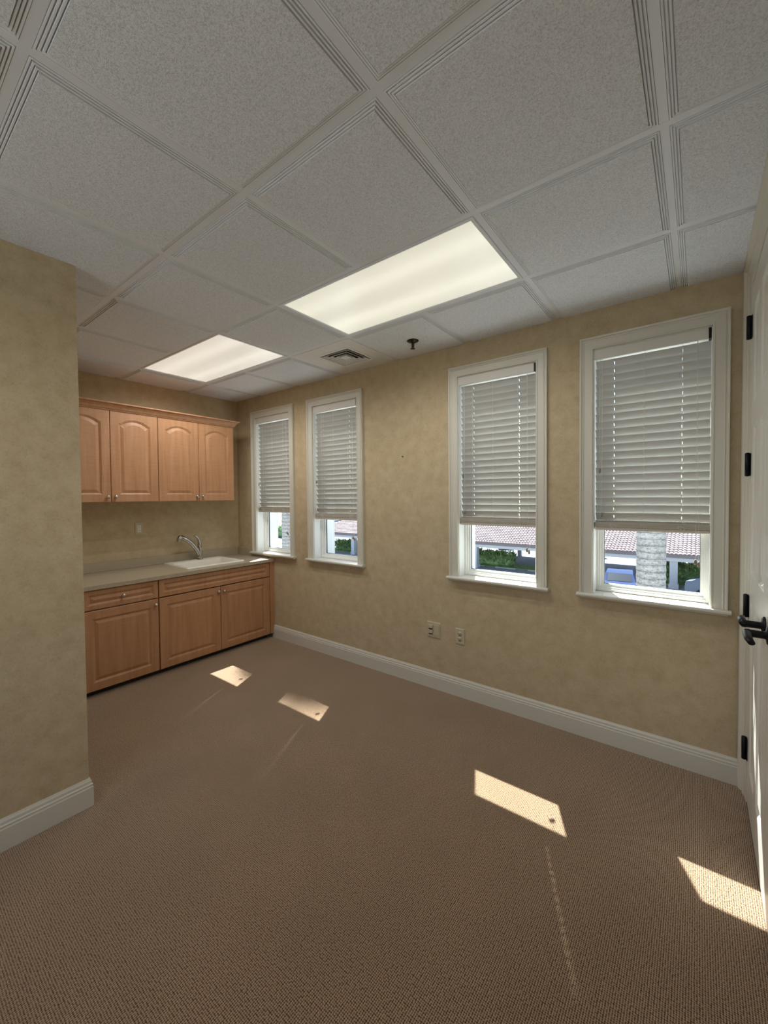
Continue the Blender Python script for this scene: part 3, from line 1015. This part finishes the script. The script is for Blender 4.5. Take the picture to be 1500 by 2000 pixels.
# picture nail left in the wall
mb = MB(); mb.tube([(-1.789, W + .004, 1.802), (-1.789, W - .012, 1.795)], .0016, 8); mb.lathe([(.004, 0), (.004, .0015)], (-1.789, W - .012, 1.795), axis=(0, -1, -.3), seg=10)
mb.box(-1.7915, -1.7865, W - .002, W, 1.788, 1.796)
tag(build('wall_nail', mb, M_black, at=(-1.789, W, 1.80)), 'small dark nail left in the wall between the windows', 'nail')


# ================================================================== outside
G = -5.24
M_asph = mat('asphalt', (.13, .135, .15), .9)
v = coords(M_asph, kind='World'); base(M_asph, ramp(M_asph, noise(M_asph, v, 3, 5), [(.3, (.17, .185, .215)), (.7, (.22, .235, .27))]))
M_conc = mat('concrete', (.52, .51, .49), .9)
v = coords(M_conc, kind='World'); base(M_conc, ramp(M_conc, noise(M_conc, v, 2, 5), [(.3, (.30, .30, .29)), (.7, (.40, .40, .38))]))
M_grass = mat('grass', (.15, .28, .06), .95)
v = coords(M_grass, kind='World'); base(M_grass, ramp(M_grass, noise(M_grass, v, 5, 6), [(.3, (.10, .20, .04)), (.7, (.25, .38, .12))]))
M_post = mat('carport_paint', (.55, .57, .60), .6)
M_fascia = mat('fascia', (.20, .17, .16), .7)
M_leaf = mat('hedge_leaf', (.08, .16, .05), .55)
v = coords(M_leaf, kind='World'); base(M_leaf, ramp(M_leaf, noise(M_leaf, v, 3, 3), [(.35, (.10, .19, .08)), (.6, (.28, .44, .16))]))
M_tileroof = mat('roof_tile', (.45, .27, .22), .8)
v = coords(M_tileroof, (3.2, 2.5, 2.5), kind='World')
base(M_tileroof, ramp(M_tileroof, noise(M_tileroof, v, 1.0, 2), [(.3, (.14, .10, .105)), (.5, (.20, .150, .155)), (.7, (.26, .21, .215))]))
M_palm = mat('palm_bark', (.42, .40, .36), .95)
v = coords(M_palm, (1, 1, 1), kind='World')
sx_ = N(M_palm, 'ShaderNodeSeparateXYZ'); L(M_palm, v, sx_.inputs[0])
wob_ = noise(M_palm, coords(M_palm, (3, 3, 5), kind='World'), 1.0, 3)
zz = math_(M_palm, 'ADD', math_(M_palm, 'MULTIPLY', sx_.outputs[2], 8.5), math_(M_palm, 'MULTIPLY', wob_, .8))
rg = math_(M_palm, 'FRACT', zz)
lich = noise(M_palm, coords(M_palm, (22, 22, 30), kind='World'), 1.0, 5, .75)
cA = ramp(M_palm, rg, [(.0, (.06, .06, .065)), (.13, (.17, .175, .18)), (.5, (.235, .24, .245)), (.97, (.20, .205, .21))])
cB = ramp(M_palm, lich, [(.38, (.45, .45, .44)), (.55, (1.1, 1.1, 1.1))])
base(M_palm, mix(M_palm, .85, cA, cB, 'MULTIPLY')); bump(M_palm, rg, .6, .02)
M_frond = mat('palm_frond', (.07, .15, .04), .6)

mb = MB(); mb.box(-160, 60, -80, 160, G - .3, G); tag(build('ground', mb, M_conc, at=(0, 20, G)), kind='structure')
mb = MB(); mb.box(-62, 25, 16, 32.9, G, G + .01); tag(build('parking_lot', mb, M_asph, at=(0, 20, G)), kind='structure')
mb = MB(); mb.box(-62, 25, 37.2, 46, G, G + .01); tag(build('parking_lot_rear', mb, M_asph, at=(0, 40, G)), kind='structure')
mb = MB()
for (a, b_, c_, d_) in ((-130, -64.5, 40, 52), (-140, -70, 62, 75), (-50, 25, 34.9, 37.1)): mb.box(a, b_, c_, d_, G, G + .03)
tag(build('lawn', mb, M_grass, at=(-60, 50, G)), kind='structure')
# parking stripes and wheel stops
M_paint = mat('line_paint', (.75, .75, .73), .8)
mb = MB()
for k in range(-13, 6): mb.box(k * 3.0 - .05, k * 3.0 + .05, 26.8, 32.6, G + .01, G + .014)
tag(build('parking_stripes', mb, M_paint, at=(0, 30, G)), kind='structure')
first = None
ws = MB(); ws.extrude([(0, -.07, 0), (0, .07, 0), (0, .05, .11), (0, -.05, .11)], (-.95, 0, 0), (.95, 0, 0))
for k in range(-10, 1):
    x = k * 3.0 + 1.1
    if first is None: first = build('wheel_stop', ws, M_conc); o = first
    else: o = dup(first)
    o.location = (x, 34.35, G)
    tag(o, 'concrete wheel stop on the pavement under the carport outside', 'wheel stop', 'wheel stops under the carport')

# carport: barrel tile hip roof on white posts
cp = thing('carport', (-19, 35, G), 'long white carport with a barrel tile roof outside the windows', 'carport')
EX0, EX1, EY0, EZ, RY = -38.7, 9.0, 32.4, -2.74, 38.4
SL = .345
pit, course = .245, .345
mb = MB()
ncol = int((EX1 - EX0) / pit)
ncrs = int((RY - EY0) / course)
seg = 6
for r_ in range(ncrs):
    ya, yb = EY0 + r_ * course, EY0 + (r_ + 1) * course
    xl = EX0 + (ya - EY0); c0 = int((xl - EX0) / pit)
    za, zb = EZ + SL * (ya - EY0) + .05, EZ + SL * (yb - EY0)
    n_pts = (ncol - c0) * seg + 1
    A, Bv, Cv = [], [], []
    for q in range(n_pts):
        x = EX0 + c0 * pit + q * pit / seg
        ph = (q % seg) / seg
        hgt_ = .070 * abs(math.sin(pi * ph)) ** .8
        A.append((x, ya, za + hgt_)); Bv.append((x, yb, zb + hgt_ + .01)); Cv.append((x, ya + .005, za - .05))
    vs = A + Bv + Cv; n_ = n_pts; fs = []
    for q in range(n_ - 1):
        fs.append((q, q + 1, n_ + q + 1, n_ + q)); fs.append((2 * n_ + q, 2 * n_ + q + 1, q + 1, q))
    mb.add(vs, fs)
# far slope and hip end
mb.add([(EX0, EY0, EZ), (EX0, 2 * RY - EY0, EZ), (EX0 + RY - EY0, RY, EZ + SL * (RY - EY0)), (EX1, RY, EZ + SL * (RY - EY0)), (EX1, 2 * RY - EY0, EZ), (EX1, EY0, EZ)],
       [(0, 1, 2), (2, 1, 4, 3), (3, 4, 5)])
roof = build('roof', mb, M_tileroof, cp, fix=False)
mb = MB(); mb.box(EX0, EX1, EY0 - .02, EY0 + .05, EZ - .20, EZ + .02); mb.box(EX0 - .03, EX0 + .04, EY0, 2 * RY - EY0, EZ - .20, EZ + .02)
build('fascia', mb, M_fascia, cp)
mb = MB(); mb.box(EX0 + .5, EX1 - .5, EY0 + .35, EY0 + .75, EZ - .50, EZ - .12); mb.box(EX0 + .5, EX1 - .5, EY0 + .05, RY * 2 - EY0 - .05, EZ - .14, EZ - .10)
build('beam', mb, M_post, cp)
for x in (-31.6, -16.4, -1.25):
    mb = MB(); mb.rbox(x - .24, x + .24, 33.15, 33.70, G, EZ - .13, .02); mb.rbox(x - .30, x + .30, 33.1, 33.76, G, G + .35, .02)
    build('post', mb, M_post, cp)
for x in (-24, -15.5, -9.5, .8):
    mb = MB(); mb.rbox(x - .2, x + .2, 42.6, 43.0, G, EZ - .13, .02); build('post', mb, M_post, cp)

# hedges under the carport
def hedge(x0, x1, y0, y1, z1, label, n, seed, name='hedge'):
    rd = random.Random(seed)
    t = thing(name, ((x0 + x1) / 2, (y0 + y1) / 2, G), label, 'hedge')
    mb = MB()
    for k in range(n):
        x = rd.uniform(x0, x1); y = rd.uniform(y0, y1)
        u = rd.random() ** .6
        z = G + .15 + (z1 - G - .2) * u * (1 - .25 * abs((y - (y0 + y1) / 2) / ((y1 - y0) / 2)) ** 2)
        l_ = rd.uniform(.28, .6); w_ = l_ * .16
        az = rd.uniform(0, 2 * pi); el = rd.uniform(.2, 1.2)
        d = Vector((math.cos(az) * math.cos(el), math.sin(az) * math.cos(el), math.sin(el)))
        s_ = d.cross(Vector((0, 0, 1))).normalized() * w_
        p = Vector((x, y, z - .1)); m_ = p + d * l_ * .5 + Vector((0, 0, .03)); e = p + d * l_
        mb.add([p, m_ - s_, e, m_ + s_, m_ + Vector((0, 0, .02))], [(0, 1, 4), (1, 2, 4), (2, 3, 4), (3, 0, 4)])
    build('foliage', mb, M_leaf, t, fix=False)
    mb = MB(); mb.rbox(x0 + .15, x1 - .15, y0 + .15, y1 - .15, G, z1 - .35, .2)
    build('branches', mb, M_leaf, t)
    return t
hedge(-36.5, -30.5, 35.0, 36.4, G + 1.25, 'low green hedge seen through the second window from the kitchen', 2600, 1)
hedge(-23.5, -13.6, 35.0, 36.6, G + 1.35, 'leafy green hedge behind the carport post seen through the third window', 4200, 2)
hedge(-2.0, 3.2, 35.0, 36.8, G + 1.55, 'leafy green hedge beside the carport post seen through the largest window', 2600, 3)
hedge(-62, -44, 41.5, 43, G + 2.0, 'distant green hedge row beyond the end of the carport', 3000, 4)

# low white wall beyond the rear lot
mb = MB(); mb.box(-66, 30, 52, 52.3, G, G + 1.3)
tag(build('boundary_wall', mb, M_post, at=(-20, 52, G)), 'long low white wall beyond the rear parking lot', 'wall')


# palms: ringed trunk, crown of feathery fronds
def palm(x, y, r, h, nf, fl, seed, label, crown=True):
    rd = random.Random(seed)
    t = thing('palm_tree', (x, y, G), label, 'palm tree')
    mb = MB(); path = []; rs = []
    n = int((h - G) / .075)
    for k in range(n + 1):
        z = G + (h - G) * k / n
        u = k / n
        path.append((x, y, z)); rs.append(r * (1.12 - .12 * u) * (1 + (.018 if k % 2 else -.012) + rd.uniform(-.008, .008)))
    mb.tube(path, rs, 28)
    build('trunk', mb, M_palm, t)
    if crown:
        for k in range(nf):
            mb = MB()
            az = 2 * pi * k / nf + rd.uniform(-.2, .2); el = rd.uniform(-.1, 1.1)
            d = Vector((math.cos(az), math.sin(az), 0)); c = Vector((x, y, h))
            pts = []
            for q in range(12):
                s_ = q / 11
                pts.append(c + d * fl * s_ * math.cos(el * .6) + Vector((0, 0, fl * (math.sin(el) * s_ - .9 * s_ * s_))))
            mb.tube(pts, [.035 * (1 - .8 * q / 11) for q in range(12)], 5)
            sd = d.cross(Vector((0, 0, 1)))
            for q in range(1, 60):
                f_ = q / 60 * 11; i_ = int(f_); p = pts[i_].lerp(pts[min(i_ + 1, 11)], f_ - i_)
                ll = .55 * math.sin(pi * min(1, q / 60 * .9 + .12)) + .1
                for sg in (-1, 1):
                    e = p + sd * sg * ll + d * ll * .5 + Vector((0, 0, -ll * rd.uniform(.3, .7)))
                    wv = d * .02
                    mb.add([p - wv, p + wv, e], [(0, 1, 2)])
            build('frond', mb, M_frond, t, fix=False)
    return t
palm(-.59, 6.8, .213, 13.5, 9, 2.6, 5, 'thick grey palm trunk seen through the window nearest the closet doors')
palm(-10.72, 6.8, .24, 12.5, 9, 2.6, 6, 'grey palm trunk seen through the window beside the kitchen counter')
palm(-4.75, 7.1, .19, 9.2, 6, 1.9, 8, 'palm standing between the other two, hidden behind the wall')

# parked cars
M_carblue = mat('car_paint_blue', (.03, .05, .12), .85, spec=.06)
M_cargrey = mat('car_paint_dark', (.03, .04, .07), .85, spec=.06)
M_carsil = mat('car_paint_silver', (.14, .17, .21), .85, spec=.06)
M_carwin = mat('car_window', (.02, .03, .045), .3, spec=.06)
M_tyre = mat('tyre', (.02, .02, .02), .8)
M_lampw = mat('headlight', (.75, .75, .75), .15)
def car(x, y, yaw, m, label, hscale=1.0):
    """front towards -y before yaw; half width .92, length 4.6"""
    t = thing('car', (x, y, G), label, 'car')
    Rm = Matrix.Rotation(yaw, 4, 'Z')
    def X(p): q = Rm @ Vector((p[0], p[1], p[2] * hscale)); return (q.x + x, q.y + y, q.z + G)
    prof = [(-2.3, .35), (-2.33, .62), (-2.2, .78), (-1.2, .98), (-1.1, 1.0), (-.35, 1.42), (.2, 1.5), (1.2, 1.46), (1.9, 1.05), (2.25, .98), (2.32, .6), (2.28, .35)]
    mb = MB()
    ring = []
    for sx, wf in ((-1, 1), (1, 1)):
        for (yy, z) in prof:
            inset = .16 if z > 1.05 else (.03 if z < .5 or abs(yy) > 2.25 else 0)
            ring.append(X((sx * (.92 - inset), yy, z)))
    n = len(prof)
    fs = [tuple(range(n)), tuple(reversed(range(n, 2 * n)))] + [(i, (i + 1) % n, n + (i + 1) % n, n + i) for i in range(n)]
    mb.add(ring, fs); build('body', mb, m, t)
    # glass: windscreen, sides
    def pane(nm, pts):
        mb = MB(); mb.add([X(p) for p in pts], [(0, 1, 2, 3)]); mb2 = MB()
        c = sum((Vector(p) for p in mb.v), Vector()) / 4
        build(nm, mb, M_carwin, t)
    pane('windscreen', [(-.70, -1.09, 1.025), (.70, -1.09, 1.025), (.66, -.42, 1.405), (-.66, -.42, 1.405)])
    for s_ in (-1, 1):
        pane('side_window', [(s_ * .79, -.75, 1.08), (s_ * .79, 1.55, 1.10), (s_ * .772, 1.15, 1.40), (s_ * .772, -.28, 1.40)])
        mb = MB()
        P = [X((s_ * .60, -2.335, .62)), X((s_ * .88, -2.25, .62)), X((s_ * .88, -2.12, .80)), X((s_ * .60, -2.22, .78))]
        mb.add(P, [(0, 1, 2, 3)]); build('headlight', mb, M_lampw, t)
        mb = MB(); a = X((s_ * .95, -.75, 1.05)); mb.rbox(a[0] - .11, a[0] + .11, a[1] - .06, a[1] + .06, a[2] - .07, a[2] + .07, .03); build('mirror', mb, m, t)
        for yy in (-1.45, 1.4):
            mb = MB(); c = X((s_ * .80, yy, .33 / hscale)); ax = Rm @ Vector((s_, 0, 0))
            mb.lathe([(.33, 0), (.33, .13), (.22, .15), (.20, .135), (.01, .14)], c, axis=ax, seg=20); build('wheel', mb, M_tyre, t)
    return t
car(-4.1, 29.6, .12, M_carblue, 'blue car facing the building, left of the palm trunk in the largest window')
car(-9.3, 47.5, .5, M_cargrey, 'dark car parked further back, at the left of the largest window')
car(1.9, 30.9, 1.3, M_carsil, 'silver car cut off at the right edge of the largest window', 1.1)
car(-19.5, 49.0, .4, M_cargrey, 'dark car behind the hedge seen through the third window')

# background trees
def tree(x, y, h, r, seed, label):
    rd = random.Random(seed)
    t = thing('tree', (x, y, G), label, 'tree', 'trees beyond the carport')
    mb = MB(); mb.tube([(x, y, G), (x + .1, y, G + h * .5)], [.25, .15], 8); build('trunk', mb, M_palm, t)
    mb = MB()
    for k in range(1800):
        d = Vector((rd.gauss(0, 1), rd.gauss(0, 1), rd.gauss(0, .8))).normalized() * r * rd.uniform(.6, 1)
        p = Vector((x, y, G + h * .68)) + d
        a = Vector((rd.uniform(-1, 1), rd.uniform(-1, 1), rd.uniform(-1, 1))).normalized() * .45
        b = a.cross(Vector((rd.uniform(-1, 1), rd.uniform(-1, 1), 1))).normalized() * .25
        mb.add([p - a, p + b, p + a, p - b], [(0, 1, 2, 3)])
    build('crown', mb, M_leaf, t, fix=False)
for k, (x, y, h, r) in enumerate(((-95, 92, 9, 5), (-80, 86, 8, 4.5), (-46, 58, 7, 3.6), (-38, 60, 6, 3), (-58, 62, 7, 3.6))):
    tree(x, y, h, r, 20 + k, 'green tree beyond the far end of the carport')
